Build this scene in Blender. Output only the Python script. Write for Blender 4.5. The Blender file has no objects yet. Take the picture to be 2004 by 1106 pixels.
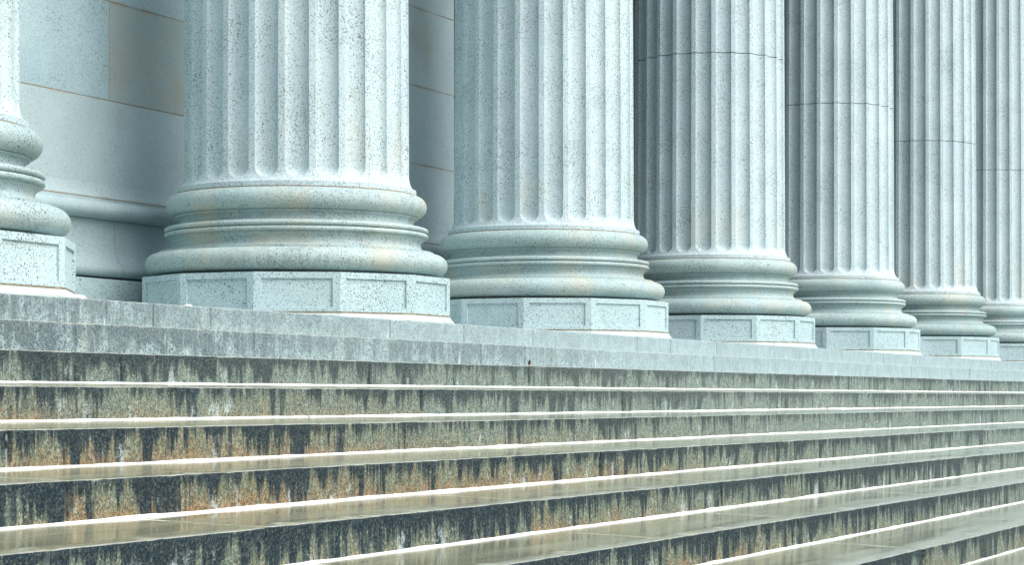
import bpy, math, random
from mathutils import noise, Vector
R = math.radians
random.seed(7)
sc = bpy.context.scene
COL = sc.collection

# ------------------------------------------------------------------ dimensions (metres)
RISE, TREAD, SLOPE = 0.1584, 0.5229, 0.020
N_STEPS = 18
PZ = N_STEPS * RISE                 # height of the portico floor
P = 7.0                             # distance of the top nosing from the photographer's line
CY = P + 0.02 + 1.110               # column axis
COLX = [9.49, 14.045, 18.40, 22.77, 27.16, 31.56, 35.97]
X0, X1 = -9.0, 62.0

# ------------------------------------------------------------------ object helpers
def tag(o, label=None, cat=None, group=None, kind=None):
    if label: o['label'] = label
    if cat: o['category'] = cat
    if group: o['group'] = group
    if kind: o['kind'] = kind
    return o

def empty(name, loc=(0, 0, 0)):
    o = bpy.data.objects.new(name, None)
    o.location = loc
    COL.objects.link(o)
    return o

def mesh_obj(name, verts, faces, mats, parent=None, smooth=True, sharp=35, fmat=None, attrs=None, loc=(0, 0, 0)):
    me = bpy.data.meshes.new(name)
    me.from_pydata(verts, [], faces)
    for m in (mats if isinstance(mats, (list, tuple)) else [mats]):
        me.materials.append(m)
    if fmat:
        me.polygons.foreach_set('material_index', fmat)
    if smooth:
        me.polygons.foreach_set('use_smooth', [True] * len(me.polygons))
        me.set_sharp_from_angle(angle=R(sharp))
    for k, vals in (attrs or {}).items():
        a = me.attributes.new(k, 'FLOAT', 'POINT')
        a.data.foreach_set('value', vals)
    me.update()
    o = bpy.data.objects.new(name, me)
    o.location = loc
    COL.objects.link(o)
    if parent: o.parent = parent
    return o

def lathe(profile, n, phase=0.0, close_top=False):
    """closed rings from (radius, z) pairs"""
    v, f = [], []
    for r, z in profile:
        for k in range(n):
            a = phase + 2 * math.pi * k / n
            v.append((r * math.cos(a), r * math.sin(a), z))
    for j in range(len(profile) - 1):
        for k in range(n):
            k2 = (k + 1) % n
            f.append((j * n + k, j * n + k2, (j + 1) * n + k2, (j + 1) * n + k))
    return v, f

def arc(cx, cz, rx, rz, a0, a1, n):
    return [(cx + rx * math.cos(R(a0 + (a1 - a0) * i / n)), cz + rz * math.sin(R(a0 + (a1 - a0) * i / n))) for i in range(n + 1)]

def extrude_x(profile, xs, closed=True):
    v, f = [], []
    m = len(profile)
    for x in xs:
        for y, z in profile: v.append((x, y, z))
    for i in range(len(xs) - 1):
        for j in range(m if closed else m - 1):
            j2 = (j + 1) % m
            f.append((i * m + j, (i + 1) * m + j, (i + 1) * m + j2, i * m + j2))
    if closed:
        f.append(tuple(range(m)))
        f.append(tuple(reversed(range((len(xs) - 1) * m, len(xs) * m))))
    return v, f

def box(x0, x1, y0, y1, z0, z1):
    v = [(x, y, z) for x in (x0, x1) for y in (y0, y1) for z in (z0, z1)]
    f = [(0, 1, 3, 2), (4, 6, 7, 5), (0, 4, 5, 1), (2, 3, 7, 6), (0, 2, 6, 4), (1, 5, 7, 3)]
    return v, f

# ------------------------------------------------------------------ shader helpers
class NT:
    def __init__(self, name):
        self.m = bpy.data.materials.new(name)
        self.m.use_nodes = True
        self.t = self.m.node_tree
        self.b = self.t.nodes['Principled BSDF']
        g = self.t.nodes.new('ShaderNodeNewGeometry'); self.pos = g.outputs['Position']; self.nrm = g.outputs['Normal']
        c = self.t.nodes.new('ShaderNodeTexCoord'); self.obj = c.outputs['Object']
    def n(self, typ): return self.t.nodes.new(typ)
    def l(self, a, b):
        if isinstance(a, (int, float)): b.default_value = a
        elif isinstance(a, (tuple, list)):
            b.default_value = tuple(a) + ((1,) if len(a) == 3 and len(b.default_value) == 4 else ())
        else: self.t.links.new(a, b)
    def math(self, op, a, b=0.0, c=0.0, clamp=False):
        n = self.n('ShaderNodeMath'); n.operation = op; n.use_clamp = clamp
        self.l(a, n.inputs[0]); self.l(b, n.inputs[1]); self.l(c, n.inputs[2])
        return n.outputs[0]
    def vmul(self, v, s):
        n = self.n('ShaderNodeVectorMath'); n.operation = 'MULTIPLY'; self.l(v, n.inputs[0]); n.inputs[1].default_value = s
        return n.outputs[0]
    def vadd(self, v, w):
        n = self.n('ShaderNodeVectorMath'); n.operation = 'ADD'; self.l(v, n.inputs[0]); self.l(w, n.inputs[1])
        return n.outputs[0]
    def noise(self, v, scale, detail=3, rough=0.55, dist=0.0):
        n = self.n('ShaderNodeTexNoise'); self.l(v, n.inputs['Vector'])
        n.inputs['Scale'].default_value = scale; n.inputs['Detail'].default_value = detail
        n.inputs['Roughness'].default_value = rough; n.inputs['Distortion'].default_value = dist
        return n.outputs['Fac']
    def voro(self, v, scale):
        n = self.n('ShaderNodeTexVoronoi'); self.l(v, n.inputs['Vector']); n.inputs['Scale'].default_value = scale
        return n.outputs
    def step(self, v, a, b, lo=0.0, hi=1.0):
        n = self.n('ShaderNodeMapRange'); n.interpolation_type = 'SMOOTHSTEP' if a < b else 'LINEAR'
        self.l(v, n.inputs['Value'])
        self.l(a, n.inputs['From Min']); self.l(b, n.inputs['From Max'])
        n.inputs['To Min'].default_value = lo; n.inputs['To Max'].default_value = hi
        return n.outputs['Result']
    def mix(self, f, a, b, mode='MIX'):
        n = self.n('ShaderNodeMix'); n.data_type = 'RGBA'; n.blend_type = mode
        self.l(f, n.inputs['Factor']); self.l(a, n.inputs['A']) if 0 else None
        ins = [i for i in n.inputs if i.type == 'RGBA']
        self.l(a, ins[0]); self.l(b, ins[1])
        return [o for o in n.outputs if o.type == 'RGBA'][0]
    def sep(self, v):
        n = self.n('ShaderNodeSeparateXYZ'); self.l(v, n.inputs[0]); return n.outputs
    def comb(self, x, y, z):
        n = self.n('ShaderNodeCombineXYZ'); self.l(x, n.inputs[0]); self.l(y, n.inputs[1]); self.l(z, n.inputs[2]); return n.outputs[0]
    def attr(self, name):
        n = self.n('ShaderNodeAttribute'); n.attribute_name = name; return n.outputs['Fac']
    def bump(self, h, strength, dist=0.01):
        n = self.n('ShaderNodeBump'); self.l(h, n.inputs['Height']); n.inputs['Strength'].default_value = strength
        n.inputs['Distance'].default_value = dist
        self.t.links.new(n.outputs['Normal'], self.b.inputs['Normal'])
    def out(self, col, rough=0.75, spec=0.3):
        self.l(col, self.b.inputs['Base Color']); self.l(rough, self.b.inputs['Roughness'])
        self.b.inputs['Specular IOR Level'].default_value = spec
        return self.m

def granite_color(s, base, dark, fleck=(0.045, 0.07, 0.085), fscale=118, thr=0.585, amount=0.88):
    """speckled granite: mottled ground, dark mica flecks in two sizes, returns colour, fleck mask"""
    big = s.noise(s.pos, 1.3, 5, 0.6)
    col = s.mix(s.step(big, 0.32, 0.68), dark, base)
    # pale and dark feldspar crystals
    cell = s.n('ShaderNodeSeparateColor'); s.l(s.voro(s.pos, 150)['Color'], cell.inputs[0])
    col = s.mix(s.step(cell.outputs[0], 0.2, 1.0, 0, 0.30), col, tuple(min(1, c * 1.3) for c in base))
    col = s.mix(s.step(cell.outputs[1], 0.55, 1.0, 0, 0.28), col, tuple(c * 0.45 for c in base))
    grain = s.noise(s.pos, 130, 2, 0.7)
    x, y, z = s.sep(s.pos)
    # the flecks lean, as if drawn out along a grain
    slant = s.comb(s.math('MULTIPLY_ADD', z, 0.45, x), s.math('MULTIPLY_ADD', z, -0.3, y), s.math('MULTIPLY', z, 0.80))
    a = s.noise(slant, fscale, 1.5, 0.6, 0.3)
    dens = s.noise(s.pos, 3.1, 3, 0.6)
    t0 = s.step(dens, 0.25, 0.75, thr + 0.05, thr - 0.035)
    m1 = s.step(s.math('SUBTRACT', a, t0), 0.0, 0.06)
    b = s.noise(s.vadd(slant, (7.3, 1.1, 4.2)), fscale * 0.55, 1.5, 0.6, 0.5)
    m2 = s.step(b, 0.68, 0.74, 0, 0.9)
    m = s.math('MAXIMUM', m1, m2)
    col = s.mix(s.math('MULTIPLY', m, amount), col, fleck)
    return col, m, grain

OCHRE = (0.31, 0.245, 0.155)

def mat_column(name, base=(0.545, 0.655, 0.675), dark=(0.46, 0.575, 0.60), warm=0.5, dirt=0.0):
    s = NT(name)
    col, m, grain = granite_color(s, base, dark)
    z = s.sep(s.obj)[2]
    # cream / ochre weathering in cloudy patches, strongest low on the shaft
    cloud = s.noise(s.vmul(s.pos, (1, 1, 0.55)), 2.6, 4, 0.6)
    w = s.math('MULTIPLY', s.step(cloud, 0.47, 0.72), s.step(z, 0.9, 2.2, warm, warm * 0.22))
    col = s.mix(w, col, s.mix(0.6, col, (0.52, 0.47, 0.34)))
    if dirt:
        run = s.noise(s.vmul(s.pos, (9, 9, 2.2)), 2.6, 4, 0.7)
        patch = s.noise(s.pos, 1.15, 3, 0.5)
        d = s.math('MULTIPLY', s.step(run, 0.46, 0.66), s.step(patch, 0.52, 0.66, 0, dirt))
        col = s.mix(d, col, (0.085, 0.10, 0.10))
    wear = s.noise(s.pos, 17, 5, 0.65)
    h = s.math('SUBTRACT', s.math('MULTIPLY', grain, 0.5), s.math('MULTIPLY', m, 0.6))
    h = s.math('ADD', h, s.math('MULTIPLY', wear, 2.2))
    s.bump(h, 0.35, 0.004)
    return s.out(col, 0.72, 0.3)

def mat_plain(name, col, rough=0.7, spec=0.3, var=0.15, scale=14):
    s = NT(name)
    n = s.noise(s.pos, scale, 4, 0.6)
    c = s.mix(s.step(n, 0.3, 0.7), tuple(x * (1 - var) for x in col), tuple(min(1, x * (1 + var)) for x in col))
    s.bump(s.noise(s.pos, scale * 6, 3, 0.6), 0.3, 0.004)
    return s.out(c, rough, spec)

def mat_wall():
    s = NT('ashlar_granite')
    col, m, grain = granite_color(s, (0.39, 0.52, 0.55), (0.31, 0.43, 0.46), fscale=95, thr=0.61, amount=0.6)
    x, y, z = s.sep(s.pos)
    CH = 0.715
    zz = s.math('DIVIDE', s.math('SUBTRACT', z, PZ + 0.905), CH)
    row = s.math('FLOOR', zz)
    fz = s.math('SUBTRACT', zz, row)
    BW = 2.9
    odd = s.math('MODULO', s.math('ADD', row, 40.0), 2.0)
    xx = s.math('DIVIDE', s.math('SUBTRACT', x, s.math('MULTIPLY_ADD', odd, BW * 0.5, 12.14 - BW)), BW)
    bx = s.math('FLOOR', xx)
    fx = s.math('SUBTRACT', xx, bx)
    wn = s.n('ShaderNodeTexWhiteNoise'); wn.noise_dimensions = '2D'
    s.l(s.comb(bx, row, 0.0), wn.inputs['Vector'])
    tone = wn.outputs['Value']
    col = s.mix(s.step(tone, 0, 1, 0.0, 0.30), col, (0.50, 0.56, 0.55))
    # one block of the second course is a browner stone
    inb = s.math('MULTIPLY', s.math('COMPARE', row, 1.0, 0.1), s.math('COMPARE', x, 15.04, 1.45))
    col = s.mix(s.math('MULTIPLY', inb, 0.45), col, s.mix(s.step(s.noise(s.pos, 1.8, 4, 0.6), 0.35, 0.65), (0.30, 0.37, 0.36), (0.36, 0.335, 0.265)))
    # brown weather blotches
    cl = s.noise(s.pos, 0.9, 4, 0.6)
    col = s.mix(s.step(cl, 0.58, 0.76, 0, 0.5), col, (0.33, 0.31, 0.23))
    wob = s.math('MULTIPLY_ADD', s.noise(s.pos, 5, 3, 0.6), 0.012, -0.006)
    dz = s.math('MULTIPLY', s.math('MINIMUM', fz, s.math('SUBTRACT', 1.0, fz)), CH)
    dx = s.math('MULTIPLY', s.math('MINIMUM', fx, s.math('SUBTRACT', 1.0, fx)), BW)
    jz = s.step(s.math('ADD', dz, wob), 0.002, 0.006, 1, 0)
    jx = s.step(dx, 0.003, 0.008, 0.85, 0)
    # thin ochre seep beside the bed joints
    seep = s.math('MULTIPLY', s.step(s.math('ADD', dz, s.math('MULTIPLY', wob, 3.0)), 0.004, 0.03, 0.32, 0), s.step(s.noise(s.pos, 3, 3, 0.6), 0.42, 0.62))
    col = s.mix(seep, col, OCHRE)
    col = s.mix(jz, col, (0.27, 0.23, 0.17))
    col = s.mix(jx, col, (0.30, 0.33, 0.33))
    h = s.math('SUBTRACT', s.math('MULTIPLY', grain, 0.3), s.math('MAXIMUM', jz, jx))
    s.bump(h, 0.4, 0.006)
    return s.out(col, 0.75, 0.25)

def mat_riser(name, clean):
    """rough granite riser with black algae runs. clean: 1 = pale top steps, 0 = dark stained steps"""
    s = NT(name)
    oi = s.n('ShaderNodeObjectInfo')
    seed = s.math('MULTIPLY', oi.outputs['Random'], 57.0)
    x, y, z0 = s.sep(s.obj)
    off = s.comb(seed, 0.0, seed)
    p = s.vadd(s.obj, off)
    depth = s.math('DIVIDE', s.math('MULTIPLY', z0, -1.0), RISE)       # 0 at the nosing, 1 at the foot
    tone = s.attr('tone'); joint = s.attr('joint'); edge = s.attr('edge')
    # far (right hand) part of the flight is cleaner, and paler by painted-in haze
    far = s.step(s.math('ADD', s.math('MULTIPLY_ADD', s.attr('clean_haze'), 14.0, x), s.math('MULTIPLY', s.noise(p, 0.35, 2), 8.0)), 9.0, 27.0)
    # crystals
    cell = s.n('ShaderNodeSeparateColor'); s.l(s.voro(p, 135)['Color'], cell.inputs[0])
    c1, c2 = cell.outputs[0], cell.outputs[1]
    g1 = s.noise(p, 120, 2, 0.75)
    g2 = s.noise(s.vadd(p, (3.1, 5.2, 1.7)), 48, 3, 0.75)
    g3 = s.noise(s.vadd(p, (9.1, 2.2, 6.7)), 5.0, 3, 0.6)
    # algae runs: vertical streaks hanging from the nosing
    def streak(off, fx, fz, det):
        return s.noise(s.comb(s.math('MULTIPLY', s.math('ADD', s.math('ADD', x, seed), off), s.math('MULTIPLY', s.math('MULTIPLY_ADD', oi.outputs['Random'], 0.65, 0.70), fx)), s.math('MULTIPLY', z0, fz), 0.5), 1.0, det, 0.55)
    st1 = streak(0.0, 7.0, 1.2, 2)
    st2 = streak(31.0, 21.0, 2.2, 2)
    st3 = streak(77.0, 62.0, 5.0, 2)
    rag = s.math('MULTIPLY_ADD', g2, 0.16, -0.08)
    rag = s.math('ADD', rag, s.math('MULTIPLY_ADD', c1, 0.07, -0.035))
    patch = s.noise(s.vadd(p, (1.0, 8.0, 3.0)), 0.9, 2, 0.55)
    v = s.math('ADD', s.math('MULTIPLY', st1, 0.36), s.math('ADD', s.math('MULTIPLY', st2, 0.42), s.math('MULTIPLY', st3, 0.22)))
    v = s.math('ADD', s.math('ADD', v, rag), s.math('MULTIPLY_ADD', patch, 0.17, -0.085))
    v = s.math('ADD', v, s.math('MULTIPLY_ADD', tone, 0.05, -0.025))
    v = s.math('SUBTRACT', v, s.math('MULTIPLY', s.math('POWER', s.math('MAXIMUM', depth, 0.0), 2.5), s.step(streak(13.0, 9.0, 0.0, 1), 0.35, 0.65, 0.02, 0.30)))
    v = s.math('SUBTRACT', v, s.math('MULTIPLY', far, 0.05))
    if clean:
        a, b = (0.06, 0.095, 0.108), (0.34, 0.435, 0.45)
        base = s.mix(s.step(s.math('ADD', s.math('MULTIPLY', c1, 0.5), s.math('MULTIPLY', g2, 1.3)), 0.62, 1.08), a, b)
        base = s.mix(s.step(g3, 0.50, 0.75, 0, 0.40), base, (0.36, 0.38, 0.29))
        base = s.mix(s.math('MULTIPLY', far, 0.85), base, s.mix(s.step(c1, 0.0, 1.0), (0.31, 0.41, 0.435), (0.42, 0.53, 0.55)))
        v = s.math('ADD', s.math('MULTIPLY', v, 0.62), s.math('MULTIPLY', s.noise(p, 7.5, 4, 0.65), 0.38))
        m = s.step(v, 0.405, 0.525, 0, 0.88)
        m = s.math('MULTIPLY', m, s.step(far, 0.0, 0.8, 1.0, 0.25))
        base = s.mix(m, base, s.mix(s.step(c2, 0.2, 1), (0.075, 0.105, 0.115), (0.17, 0.22, 0.23)))
        lr = s.noise(s.comb(s.math('MULTIPLY', s.math('ADD', x, 11.0), 15.0), s.math('MULTIPLY', z0, 3.0), 2.0), 1.0, 2, 0.6)
        base = s.mix(s.step(lr, 0.64, 0.72, 0, 0.55), base, (0.58, 0.68, 0.69))
    else:
        orange, olive, green = (0.36, 0.195, 0.078), (0.22, 0.22, 0.12), (0.165, 0.235, 0.195)
        hue = s.math('ADD', s.math('ADD', s.math('MULTIPLY', g3, 0.55), s.math('MULTIPLY', tone, 0.30)), s.math('MULTIPLY', s.math('POWER', s.math('MAXIMUM', depth, 0.0), 2.0), -0.34))
        hue = s.math('ADD', hue, s.math('MULTIPLY', far, 0.40))
        hue = s.math('ADD', hue, s.math('MULTIPLY_ADD', c2, 0.34, -0.055))
        warm = s.mix(s.step(hue, 0.12, 0.40), orange, olive)
        base = s.mix(s.step(hue, 0.32, 0.58), warm, green)
        base = s.mix(s.math('MULTIPLY', far, 0.75), base, (0.30, 0.40, 0.385))
        base = s.mix(s.step(s.math('ADD', s.math('MULTIPLY', c1, 0.5), s.math('MULTIPLY', g2, 1.0)), 0.50, 0.92, 0.92, 0), base, s.mix(0.80, base, (0.045, 0.06, 0.06)))
        base = s.mix(s.step(g1, 0.42, 0.56, 0.45, 0), base, s.mix(0.80, base, (0.045, 0.06, 0.06)))
        base = s.mix(s.step(s.math('ADD', c2, g2), 1.1, 1.45, 0, 0.55), base, (0.40, 0.39, 0.27))
        m = s.math('MULTIPLY', s.step(s.math('ADD', v, s.step(depth, 0.02, 0.42, 0.060, -0.006)), 0.434, 0.508, 0, 0.95), s.step(far, 0.0, 1.0, 1.0, 0.66))
        base = s.mix(m, base, s.mix(s.step(c2, 0.3, 1.0), (0.011, 0.023, 0.033), (0.030, 0.050, 0.062)))
        base = s.mix(s.step(s.math('ADD', c1, g1), 1.25, 1.5, 0, 0.5), base, (0.13, 0.155, 0.13))
        lr = s.noise(s.comb(s.math('MULTIPLY', s.math('ADD', x, 5.0), 9.0), s.math('MULTIPLY', z0, 4.0), s.math('ADD', 3.0, seed)), 1.0, 3, 0.6)
        lr = s.math('MULTIPLY', s.step(s.math('ADD', lr, rag), 0.60, 0.72, 0, 0.65), s.step(depth, 0.15, 0.6))
        base = s.mix(lr, base, s.mix(s.step(c1, 0, 1), (0.30, 0.38, 0.37), (0.52, 0.60, 0.59)))
    # worn pale arris
    wear = s.math('MULTIPLY', edge, s.step(s.noise(p, 9, 3, 0.6), 0.35, 0.62, 0.05, 0.6))
    base = s.mix(wear, base, (0.58, 0.62, 0.58))
    base = s.mix(s.step(joint, 0.4, 0.9), base, s.mix(s.step(s.noise(p, 14, 2), *((0.30, 0.38) if clean else (0.46, 0.54))), (0.06, 0.07, 0.07) if clean else (0.03, 0.035, 0.035), (0.45, 0.50, 0.48)))
    h = s.math('ADD', s.math('MULTIPLY', g1, 0.5), s.math('MULTIPLY', g2, 0.8))
    s.bump(h, 0.6, 0.008)
    return s.out(base, 0.8, 0.08)

def mat_tread():
    s = NT('wet_tread_granite')
    x, y, z = s.sep(s.pos)
    n1 = s.noise(s.vmul(s.pos, (0.7, 6, 6)), 2.2, 4, 0.6)
    n2 = s.noise(s.pos, 70, 2, 0.7)
    col = s.mix(s.step(n1, 0.35, 0.65), (0.235, 0.225, 0.135), (0.32, 0.315, 0.205))
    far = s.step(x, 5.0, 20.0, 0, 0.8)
    col = s.mix(far, col, (0.37, 0.46, 0.41))  # treads pale towards the right, partly haze mixed into the colour
    col = s.mix(s.step(n2, 0.5, 0.75, 0, 0.4), col, (0.14, 0.15, 0.13))
    edge = s.attr('edge')
    col = s.mix(s.math('MULTIPLY', edge, 0.4), col, (0.50, 0.53, 0.48))
    wet = s.noise(s.vmul(s.pos, (0.5, 3.5, 1)), 1.6, 4, 0.6)
    scr = s.noise(s.vmul(s.pos, (0.9, 55, 1)), 2.0, 4, 0.6)
    rough = s.step(s.math('ADD', wet, s.math('MULTIPLY', scr, 0.35)), 0.45, 0.85, 0.05, 0.22)
    h = s.math('ADD', s.math('MULTIPLY', n2, 0.10), s.math('MULTIPLY', scr, 0.35))
    s.bump(h, 0.10, 0.003)
    return s.out(col, rough, 0.5)

M_SHAFT = mat_column('fluted_granite', warm=0.45)
M_BASE = mat_column('base_granite', base=(0.43, 0.54, 0.54), dark=(0.31, 0.42, 0.42), warm=0.8, dirt=0.4)
M_PLINTH = mat_column('plinth_granite', base=(0.48, 0.615, 0.635), dark=(0.40, 0.535, 0.555), warm=0.0)
M_FOOT = mat_plain('foot_granite', (0.47, 0.55, 0.55), 0.75, 0.25, 0.12, 8)
M_OCHRE = mat_plain('ochre_joint_mortar', (0.32, 0.255, 0.165), 0.85, 0.2, 0.3, 20)
M_WALL = mat_wall()
M_RISER = mat_riser('stained_riser_granite', 0)
M_RISER_PALE = mat_riser('pale_riser_granite', 1)
M_TREAD = mat_tread()
M_LIME = mat_plain('white_lime_mortar', (0.80, 0.82, 0.79), 0.7, 0.3, 0.06, 25)
M_DARK = mat_plain('dark_bronze', (0.022, 0.035, 0.035), 0.45, 0.5, 0.3, 5)
M_GROUND = mat_plain('pavement_asphalt', (0.055, 0.057, 0.058), 0.7, 0.3, 0.2, 3)
M_ROOF = mat_plain('entablature_granite', (0.46, 0.50, 0.50), 0.75, 0.3, 0.12, 3)
M_FLOOR = mat_plain('portico_floor_granite', (0.40, 0.44, 0.44), 0.6, 0.3, 0.15, 4)

# ------------------------------------------------------------------ columns
RS = 0.800
NF = 24
def shaft_radius(z):
    if z < 0.955: return 0.851
    if z < 1.060:                                   # apophyge cove
        t = (z - 0.955) / 0.105
        return RS + 0.051 * (1 - math.sqrt(max(0.0, 1 - (1 - t) ** 2)))
    return RS - 0.0035 * (z - 1.06) - 0.0005 * (z - 1.06) ** 2
FW, FD = 0.164, 0.046                                 # flute width, depth
RC = (FW * FW / 4 + FD * FD) / (2 * FD)
Z_SPRING = 0.985 + FW / 2
def flute(sarc, z, wscale=1.0):
    dz = max(0.0, Z_SPRING - z)
    rho = math.hypot(sarc, dz)
    if rho >= FW / 2: return 0.0
    return FD * (1 - (2 * rho / FW) ** 2.5) ** 0.62          # rounded floor, steep sides

def shaft_mesh(z0, z1, zs):
    pitch = 2 * math.pi / NF
    halfw = (FW / 2) / RS
    loc = [-halfw + 2 * halfw * (0.5 - 0.5 * math.cos(math.pi * i / 18)) for i in range(19)]
    gap = pitch - 2 * halfw
    loc += [halfw + gap * k / 4 for k in (1, 2, 3)]
    angs = [(q * pitch + a, a) for q in range(NF) for a in loc]
    n = len(angs)
    v, f = [], []
    for z in zs:
        r = shaft_radius(z)
        for th, a in angs:
            d = flute(a * RS, z) if abs(a) <= halfw + 1e-9 else 0.0
            rr = r - d
            v.append((rr * math.cos(th), rr * math.sin(th), z))
    for j in range(len(zs) - 1):
        for k in range(n):
            k2 = (k + 1) % n
            f.append((j * n + k, j * n + k2, (j + 1) * n + k2, (j + 1) * n + k))
    return v, f

JOINT = 3.045
zs_low = [0.921, 0.950, 0.955, 0.959, 0.964, 0.970, 0.976] + [0.980 + 0.004 * i for i in range(28)] + [1.10, 1.3, 1.6, 2.0, 2.5, JOINT - 0.004]
zs_up = [JOINT + 0.003, 3.5, 4.5, 6, 8, 10, 11.2]

base_profile_low = [(0.92, 0.318), (0.94, 0.340), (1.00, 0.341)] + arc(0.985, 0.419, 0.089, 0.078, -86, 88, 18) + [(0.975, 0.498), (0.975, 0.512), (0.950, 0.514)]
scotia = ([(0.955, 0.512), (0.945, 0.514)] + arc(0.945, 0.562, 0.062, 0.048, 268, 120, 12)
          + [(0.912, 0.606), (0.925, 0.609)] + arc(0.918, 0.628, 0.020, 0.0175, -80, 80, 8) + [(0.906, 0.647)]
          + arc(0.918, 0.666, 0.020, 0.0175, -80, 80, 8) + [(0.912, 0.686), (0.890, 0.690)]
          + arc(0.884, 0.722, 0.054, 0.034, 262, 120, 10) + [(0.860, 0.757), (0.86, 0.761)])
upper = [(0.80, 0.760), (0.862, 0.761)] + arc(0.845, 0.838, 0.080, 0.076, -86, 88, 18) + [(0.80, 0.915)]

# plinth: twelve-sided, a shallow sunk panel on every side
def plinth_mesh():
    rc = 1.112
    v, f, fm = [], [], []
    z0, z1 = 0.057, 0.3215
    ang = [R(15 + 30 * k) for k in range(12)]
    for k in range(12):
        a, b = ang[k], ang[(k + 1) % 12]
        A = Vector((rc * math.cos(a), rc * math.sin(a), 0)); B = Vector((rc * math.cos(b), rc * math.sin(b), 0))
        nrm = Vector((math.cos((a + b) / 2), math.sin((a + b) / 2), 0))
        L = (B - A).length; u = (B - A) / L
        def q(s, z, d): 
            w = A + u * s - nrm * d
            return (w.x, w.y, z)
        i = len(v)
        m, top, bot = 0.050, 0.042, 0.030
        rect = lambda e, d: [q(m + e, z0 + bot + e, d), q(L - m - e, z0 + bot + e, d), q(L - m - e, z1 - top - e, d), q(m + e, z1 - top - e, d)]
        v += [q(0, z0, 0), q(L, z0, 0), q(L, z1, 0), q(0, z1, 0)]
        v += rect(0, 0); v += rect(0.002, 0.013)
        for ring in range(2):
            o0, o1 = i + 4 * ring, i + 4 * ring + 4
            for c in range(4):
                c2 = (c + 1) % 4
                f.append((o0 + c, o0 + c2, o1 + c2, o1 + c))
        f.append((i + 8, i + 9, i + 10, i + 11))
    i = len(v)
    tops = [(rc * math.cos(a), rc * math.sin(a), z1) for a in ang]
    v += tops; f.append(tuple(range(i, i + 12)))
    return v, f

def ring12(profile):
    v, f = lathe([(r / math.cos(R(15)), z) for r, z in profile], 12, R(15))
    return v, f

A12 = 1.112 * math.cos(R(15))
def make_column():
    root = empty('fluted_column', (0, 0, PZ))
    v, f = plinth_mesh(); pl = mesh_obj('plinth', v, f, M_PLINTH, root, smooth=False)
    import bmesh
    bm = bmesh.new(); bm.from_mesh(pl.data); bmesh.ops.remove_doubles(bm, verts=bm.verts, dist=1e-4); bm.to_mesh(pl.data); bm.free()
    v, f = ring12([(A12 + 0.030, 0.001), (A12 + 0.030, 0.010), (A12 + 0.018, 0.020), (A12 + 0.008, 0.034), (A12 + 0.004, 0.046), (A12 - 0.010, 0.047), (0.6, 0.047)])
    mesh_obj('foot_moulding', v, f, M_FOOT, pl, smooth=False)
    v, f = ring12([(A12 - 0.012, 0.046), (A12 - 0.002, 0.048), (A12 - 0.002, 0.0555), (A12 - 0.012, 0.058)])
    mesh_obj('mortar_joint', v, f, M_OCHRE, pl, smooth=False)
    v, f = lathe(scotia, 160); bs = mesh_obj('base', v, f, M_BASE, root)
    v, f = lathe(base_profile_low, 160); mesh_obj('lower_torus', v, f, M_BASE, bs)
    v, f = lathe(upper, 160); mesh_obj('upper_torus', v, f, M_BASE, bs)
    v, f = lathe([(0.80, 0.912), (0.8535, 0.9135), (0.8535, 0.9195), (0.80, 0.921)], 160); mesh_obj('mortar_joint', v, f, M_OCHRE, bs)
    v, f = shaft_mesh(0, 0, zs_low); sh = mesh_obj('shaft_drum', v, f, M_SHAFT, root, sharp=28)
    v, f = shaft_mesh(0, 0, zs_up); mesh_obj('shaft_drum', v, f, M_SHAFT, root, sharp=28)
    return root

def copy_tree(o, parent=None):
    c = o.copy(); COL.objects.link(c)
    if parent: c.parent = parent
    for ch in list(o.children): copy_tree(ch, c)
    return c

labels = [
    'fluted granite column cut off by the left edge of the photo',
    'largest fluted granite column, standing in front of the ashlar wall, fully in view',
    'fluted granite column just right of the largest one, beside the end of the ashlar wall',
    'fluted granite column with the highest visible drum joint, close to the top of the photo',
    'fluted granite column with a drum joint a fifth of the way down the photo',
    'far fluted column with a drum joint a quarter down, next to the last',
    'farthest fluted granite column, cut off by the right edge of the photo',
]
proto = make_column()
for i, x in enumerate(COLX):
    c = proto if i == 0 else copy_tree(proto)
    c.location = (x, CY, PZ)
    tag(c, labels[i], 'column', 'row of fluted columns along the portico', 'thing')

# ------------------------------------------------------------------ staircase
# where the vertical block joints of each step were seen
JX = {0: [9.7, 10.07, 10.52, 11.11, 13.32, 14.45, 15.63, 17.81, 18.59, 19.79, 22.32], 1: [9.06, 10.72, 13.63, 14.33, 18.26], 2: [8.68, 8.97, 11.08, 13.24, 17.76, 21.22], 3: [10.69, 13.55, 19.69], 4: [6.47, 8.67, 11.05, 17.7], 5: [6.09, 10.64, 13.52], 6: [6.47, 8.63, 11.0, 13.14], 7: [10.63], 8: [11.0]}
def step_xs(joints):
    xs, x = [], X0
    while x < X1:
        xs.append(x)
        x += 0.035 if 1.0 < x < 36 else 0.25
    xs.append(X1)
    xs = [q for q in xs if all(abs(q - j) > 0.02 for j in joints)]
    marks = {}
    for j in joints:
        for d, g in ((-0.012, 0.0), (-0.005, 0.6), (-0.003, 1.0), (0.003, 1.0), (0.005, 0.6), (0.012, 0.0)):
            xs.append(j + d); marks[j + d] = g
    xs.sort()
    return xs, marks

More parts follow.
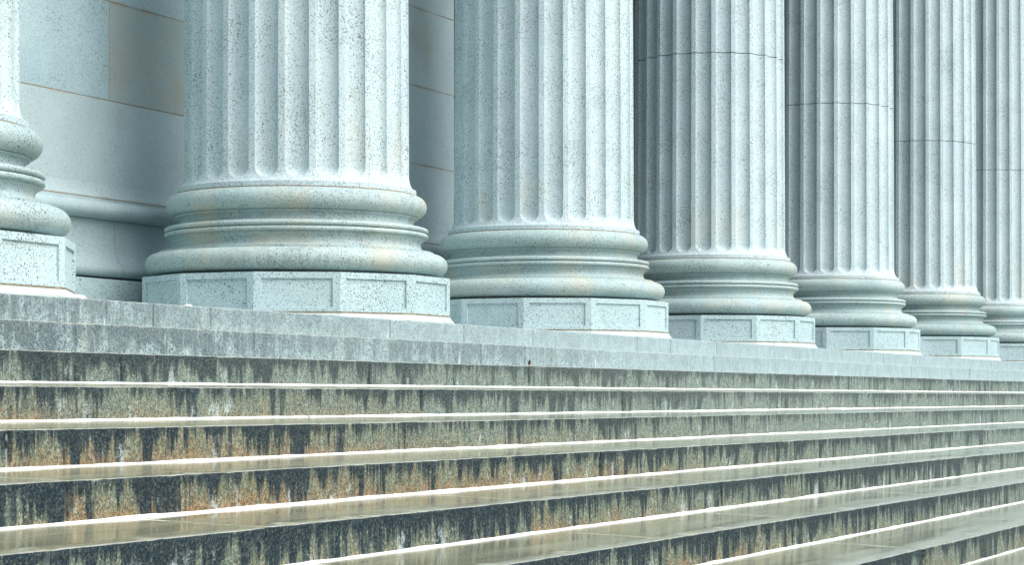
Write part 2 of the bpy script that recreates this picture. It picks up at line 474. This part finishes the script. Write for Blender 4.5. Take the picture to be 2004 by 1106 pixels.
def make_step(i, parent):
    rng = random.Random(100 + i)
    joints = sorted(JX.get(i, []))
    # carry the joints on beyond what was measured
    lo = joints[0] if joints else 6.0
    while lo > X0 + 2: lo -= rng.uniform(1.6, 2.4); joints.append(lo)
    hi = max(joints)
    while hi < X1 - 2: hi += rng.uniform(2.4, 4.2); joints.append(hi)
    joints.sort()
    xs, marks = step_xs(joints)
    tr = TREAD + 0.03; g = SLOPE * tr / TREAD if i > 2 else 0.0
    prof = [(0.0, -RISE - 0.02, 0, 0)]
    for q in (0.92, 0.78, 0.62, 0.46, 0.30, 0.16, 0.07): prof.append((0.0, -RISE * q, 0, 0))
    b = 0.003
    prof += [(0.0, -b, 0, 0), (0.15 * b, -0.55 * b, 1, 0), (0.55 * b, -0.15 * b, 1, 1), (b, 0.0006, 1, 1), (2.2 * b, 0.0012, 0, 1)]
    for q in (0.2, 0.45, 0.75, 1.0): prof.append((tr * q, g * q, 0, 1))
    prof.append((tr, -RISE - 0.02, 0, 1))
    m = len(prof)
    v, f, fm, joint, edge, tone = [], [], [], [], [], []
    bounds = joints + [1e9]
    offs = [(rng.uniform(-0.004, 0.004), rng.uniform(-0.0015, 0.0015), rng.random()) for _ in bounds]
    bi = 0
    for x in xs:
        while x > bounds[bi]: bi += 1
        oy, oz, tn = offs[bi]
        gm = marks.get(x, 0.0)
        chip = noise.noise(Vector((x * 6.5, i * 7.3, 0.2))) + 0.5 * noise.noise(Vector((x * 23, i * 3.1, 4.2)))
        ch = max(0.0, chip - 0.42) * 0.020
        for k, (y, z, e, tp) in enumerate(prof):
            yy, zz = y, z
            if 0 < k < m - 1:
                if y < 0.03:
                    yy += oy; 
                    if z > -0.9 * RISE: yy += 0.0035 * noise.noise(Vector((x * 9, z * 9, i * 5.0)))
                if z > -0.03 and y < tr * 0.3: zz += oz + 0.001 * noise.noise(Vector((x * 5, 3.3, i * 2.0)))
                if 8 <= k <= 11:
                    yy += ch; zz -= ch * (0.7 if k > 8 else 0.3)
                if gm and k < m - 3:
                    yy += 0.016 * gm if y < 0.02 else 0
                    zz -= 0.008 * gm if y >= b * 0.5 else 0
            v.append((x, yy, zz)); joint.append(gm); edge.append(e); tone.append(tn)
    for a in range(len(xs) - 1):
        for k in range(m):
            k2 = (k + 1) % m
            f.append((a * m + k, (a + 1) * m + k, (a + 1) * m + k2, a * m + k2))
            fm.append(1 if prof[k][3] and prof[k2][3] else 0)
    f.append(tuple(range(m))); fm.append(0)
    f.append(tuple(reversed(range((len(xs) - 1) * m, len(xs) * m)))); fm.append(0)
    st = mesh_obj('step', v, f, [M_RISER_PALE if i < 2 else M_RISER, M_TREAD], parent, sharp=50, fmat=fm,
                  attrs={'joint': joint, 'edge': edge, 'tone': tone, 'clean_haze': [{0: 0.2, 1: 0.0, 2: 0.30, 3: 0.22, 4: 0.08}.get(i, -0.1)] * len(v)}, loc=(0, P - i * TREAD, (N_STEPS - i) * RISE))  # per-step shift of the pale fade, part cleaner stone, part painted haze
    if i < 2: st['label'] = 'pale grey step with faint streaks near the top'
    # lime bead in the corner where this riser meets the tread below
    if i >= 2:
        v, f = [], []
        bx = [x for x in xs if x not in marks][::2]
        for x in bx:
            hgt = 0.0085 + 0.0035 * noise.noise(Vector((x * 4, i * 9.1, 7.0))) + 0.0022 * noise.noise(Vector((x * 25, i * 9.1, 7.0)))
            dep = 0.011 + 0.005 * noise.noise(Vector((x * 3, i * 4.4, 1.0)))
            zb = -RISE + SLOPE
            pr = [(0.012, zb - 0.02), (-dep, zb - 0.02), (-dep, zb + 0.000), (-dep * 0.62, zb + hgt * 0.55), (-dep * 0.25, zb + hgt * 0.9), (0.012, zb + hgt)]
            v += [(x, y, z) for y, z in pr]
        for a in range(len(bx) - 1):
            for k in range(6):
                k2 = (k + 1) % 6
                f.append((a * 6 + k, (a + 1) * 6 + k, (a + 1) * 6 + k2, a * 6 + k2))
        mesh_obj('mortar_strip', v, f, M_LIME, st, sharp=60)
    return st

stairs = empty('staircase', (0, P, 0))
tag(stairs, 'wide granite staircase with dark streaked risers and white mortar lines', 'staircase')
for i in range(N_STEPS):
    s_ = make_step(i, stairs)
    s_.location.y -= P

# ------------------------------------------------------------------ setting
def struct(name, v, f, m):
    return tag(mesh_obj(name, v, f, m, smooth=False), kind='structure')
v, f = box(-600, 600, -600, 600, -0.3, 0.0); struct('ground', v, f, M_GROUND)
v, f = box(X0, X1, P + 0.48, 18.0, 0.2, PZ - 0.004); struct('portico_floor', v, f, M_FLOOR)

# ------------------------------------------------------------------ small things lying on the steps
M_SCRAP = mat_plain('white_scrap', (0.80, 0.82, 0.80), 0.8, 0.2, 0.05, 60)
M_LEAF_O = mat_plain('orange_leaf', (0.42, 0.17, 0.06), 0.7, 0.2, 0.3, 80)
M_LEAF_B = mat_plain('brown_leaf', (0.09, 0.045, 0.035), 0.7, 0.2, 0.3, 80)
def chunk(name, loc, sx, sy, sz, m, label, cat, seed):
    rng = random.Random(seed)
    v, f = [], []
    n, rows = 9, [(0.0, 1.0), (0.35, 1.05), (0.75, 0.8), (1.0, 0.45)]
    for h, k in rows:
        for q in range(n):
            a = 2 * math.pi * q / n; j = rng.uniform(0.72, 1.15)
            v.append((sx * k * j * math.cos(a), sy * k * j * math.sin(a), sz * h * rng.uniform(0.85, 1.1) if h else 0.0))
    for r in range(3):
        for q in range(n): f.append((r * n + q, r * n + (q + 1) % n, (r + 1) * n + (q + 1) % n, (r + 1) * n + q))
    f.append(tuple(range(3 * n, 4 * n))); f.append(tuple(reversed(range(n))))
    return tag(mesh_obj(name, v, f, m, smooth=False, loc=loc), label, cat)
def leaf(loc, L, W, m, label, rot, tilt, stand=0.0):
    v, f = [], []
    n = 8
    for q in range(n + 1):
        u = q / n; wd = W * math.sin(math.pi * min(1, u * 1.02 + 0.02)) ** 0.8
        cz = 0.25 * L * math.sin(math.pi * u) * 0.5
        for sgn, lift in ((-1, 0.3 * wd), (0, 0), (1, 0.3 * wd)):
            for th in (0, 0.0012): v.append((L * (u - 0.5), sgn * wd, cz + lift + th))
    for q in range(n):
        a, b = q * 6, q * 6 + 6
        for k in (0, 2): f += [(a + k, a + k + 2, b + k + 2, b + k), (a + k + 1, b + k + 1, b + k + 3, a + k + 3)]
        f += [(a, b, b + 1, a + 1), (a + 4, a + 5, b + 5, b + 4)]
    o = mesh_obj('fallen_leaf', v, f, m, loc=loc)
    o.rotation_euler = (R(tilt), R(stand), R(rot))
    return tag(o, label, 'leaf', None, 'thing')
chunk('mortar_lump', (9.88, P + 0.030, PZ), 0.060, 0.026, 0.020, M_SCRAP, 'white crumbled mortar lump beside the plinth of the column at the left edge', 'mortar', 3)
chunk('paper_scrap', (10.92, P + 0.03, PZ), 0.040, 0.020, 0.011, M_SCRAP, 'small white scrap lying on the top step edge before the largest column', 'scrap', 5)
zt = lambda i, back: PZ - i * RISE + SLOPE * (1 - back / TREAD)
leaf((17.97, P - 3 * TREAD - 0.035, zt(4, 0.035) + 0.002), 0.075, 0.014, M_LEAF_O, 'tiny orange fallen leaf on a wet tread near the foot of a riser', 10, 8)
leaf((9.44, P - 3 * TREAD - 0.030, zt(4, 0.03) + 0.002), 0.030, 0.012, M_LEAF_B, 'tiny dark reddish fallen leaf on the white mortar line of the lower stair', 35, 12)
leaf((13.39, P - 2 * TREAD + 0.06, PZ - 2 * RISE + 0.022), 0.042, 0.010, M_LEAF_B, 'small dry brown curled leaf standing on end against the second pale riser', 70, 15, 78)

# ------------------------------------------------------------------ building behind the columns
bld = empty('courthouse_building', (14, 9.3, PZ))
tag(bld, 'granite building wall of large ashlar blocks with ochre joints behind the columns', 'building')
def under(o):
    o.location = (-14, -9.3, -PZ); o.parent = bld; return o
WY, WX = 9.42, 19.22        # wall face, and where the wall ends
H0 = PZ + 0.905
v, f = box(X0, WX, WY, 11.0, H0, PZ + 11.2)
under(mesh_obj('wall', v, f, M_WALL, smooth=False))
def wrap(profile):
    """moulding along the wall and round its right-hand end; profile = (projection, z)"""
    v, f = [], []
    m = len(profile)
    for x, sx, y, sy in ((X0, 0, WY, -1), (WX, 1, WY, -1), (WX, 1, 11.0, 0)):
        for d, z in profile: v.append((x + sx * d, y + sy * d, PZ + z))
    for a in range(2):
        for k in range(m - 1):
            f.append((a * m + k, (a + 1) * m + k, (a + 1) * m + k + 1, a * m + k + 1))
    return v, f
v, f = wrap([(0.140, -0.002), (0.140, 0.322), (-0.2, 0.331)])
under(mesh_obj('wall_plinth', v, f, M_PLINTH, smooth=False))
v, f = wrap([(-0.1, 0.338)] + [(0.085 + 0.045 * math.cos(R(a)), 0.385 + 0.045 * math.sin(R(a))) for a in range(-90, 45, 15)]
            + [(0.080, 0.455), (0.056, 0.53), (0.046, 0.62), (0.046, 0.748), (-0.1, 0.749)])
wb = mesh_obj('wall_base', v, f, M_WALL, sharp=40); under(wb)
v, f = wrap([(-0.1, 0.752), (0.070, 0.752)] + [(0.078 + 0.072 * math.cos(R(a)), 0.815 + 0.060 * math.sin(R(a))) for a in range(-85, 91, 12)] + [(0.045, 0.880), (0.042, 0.898), (-0.1, 0.899)])
under(mesh_obj('torus_moulding', v, f, M_WALL, sharp=40))
v, f = wrap([(0.034, 0.900), (0.034, 0.906), (0.018, 0.93), (0.006, 0.965), (0.0005, 1.01), (-0.05, 1.02)])
under(mesh_obj('cove_moulding', v, f, M_WALL, sharp=40))
v, f = box(X0, X1, 17.0, 17.6, PZ - 0.02, PZ + 11.2); under(mesh_obj('rear_wall', v, f, M_DARK, smooth=False))
v, f = box(X0, X1, CY - 1.0, 18.0, PZ + 11.2, PZ + 14.2); under(mesh_obj('unseen_entablature', v, f, M_ROOF, smooth=False))  # out of view, added to shade the space behind the columns

# ------------------------------------------------------------------ light, sky
w = bpy.data.worlds.new('World'); sc.world = w; w.use_nodes = True
nt = w.node_tree
sky = nt.nodes.new('ShaderNodeTexSky'); sky.sky_type = 'NISHITA'; sky.sun_disc = False
SUN_EL, SUN_AZ = 50, -94          # azimuth measured from +X in the ground plane
sky.sun_elevation = R(SUN_EL); sky.sun_rotation = R(90 - SUN_AZ)
sky.air_density = 1.0; sky.dust_density = 3.0; sky.ozone_density = 1.0
nt.links.new(sky.outputs[0], nt.nodes['Background'].inputs[0])
nt.nodes['Background'].inputs[1].default_value = 0.095
sun = bpy.data.lights.new('sun', 'SUN'); sun.energy = 2.4; sun.angle = R(60); sun.color = (1.0, 0.985, 0.95)
so = bpy.data.objects.new('sun', sun); COL.objects.link(so)
d = Vector((math.cos(R(SUN_AZ)) * math.cos(R(SUN_EL)), math.sin(R(SUN_AZ)) * math.cos(R(SUN_EL)), math.sin(R(SUN_EL))))
so.rotation_euler = d.to_track_quat('Z', 'Y').to_euler()
so.location = d * 40

# ------------------------------------------------------------------ camera
cam = bpy.data.cameras.new('camera'); co = bpy.data.objects.new('camera', cam); COL.objects.link(co)
cam.sensor_width = 36; cam.lens = 36 * 4430 / 2004; cam.shift_y = (779 - 553) / 2004
cam.clip_end = 2000
co.location = (0, 0, PZ - 0.520)
co.rotation_euler = (R(90), 0, R(24.64 - 90))
sc.camera = co
sc.view_settings.view_transform = 'Standard'; sc.view_settings.look = 'None'
sc.view_settings.exposure = 0.77
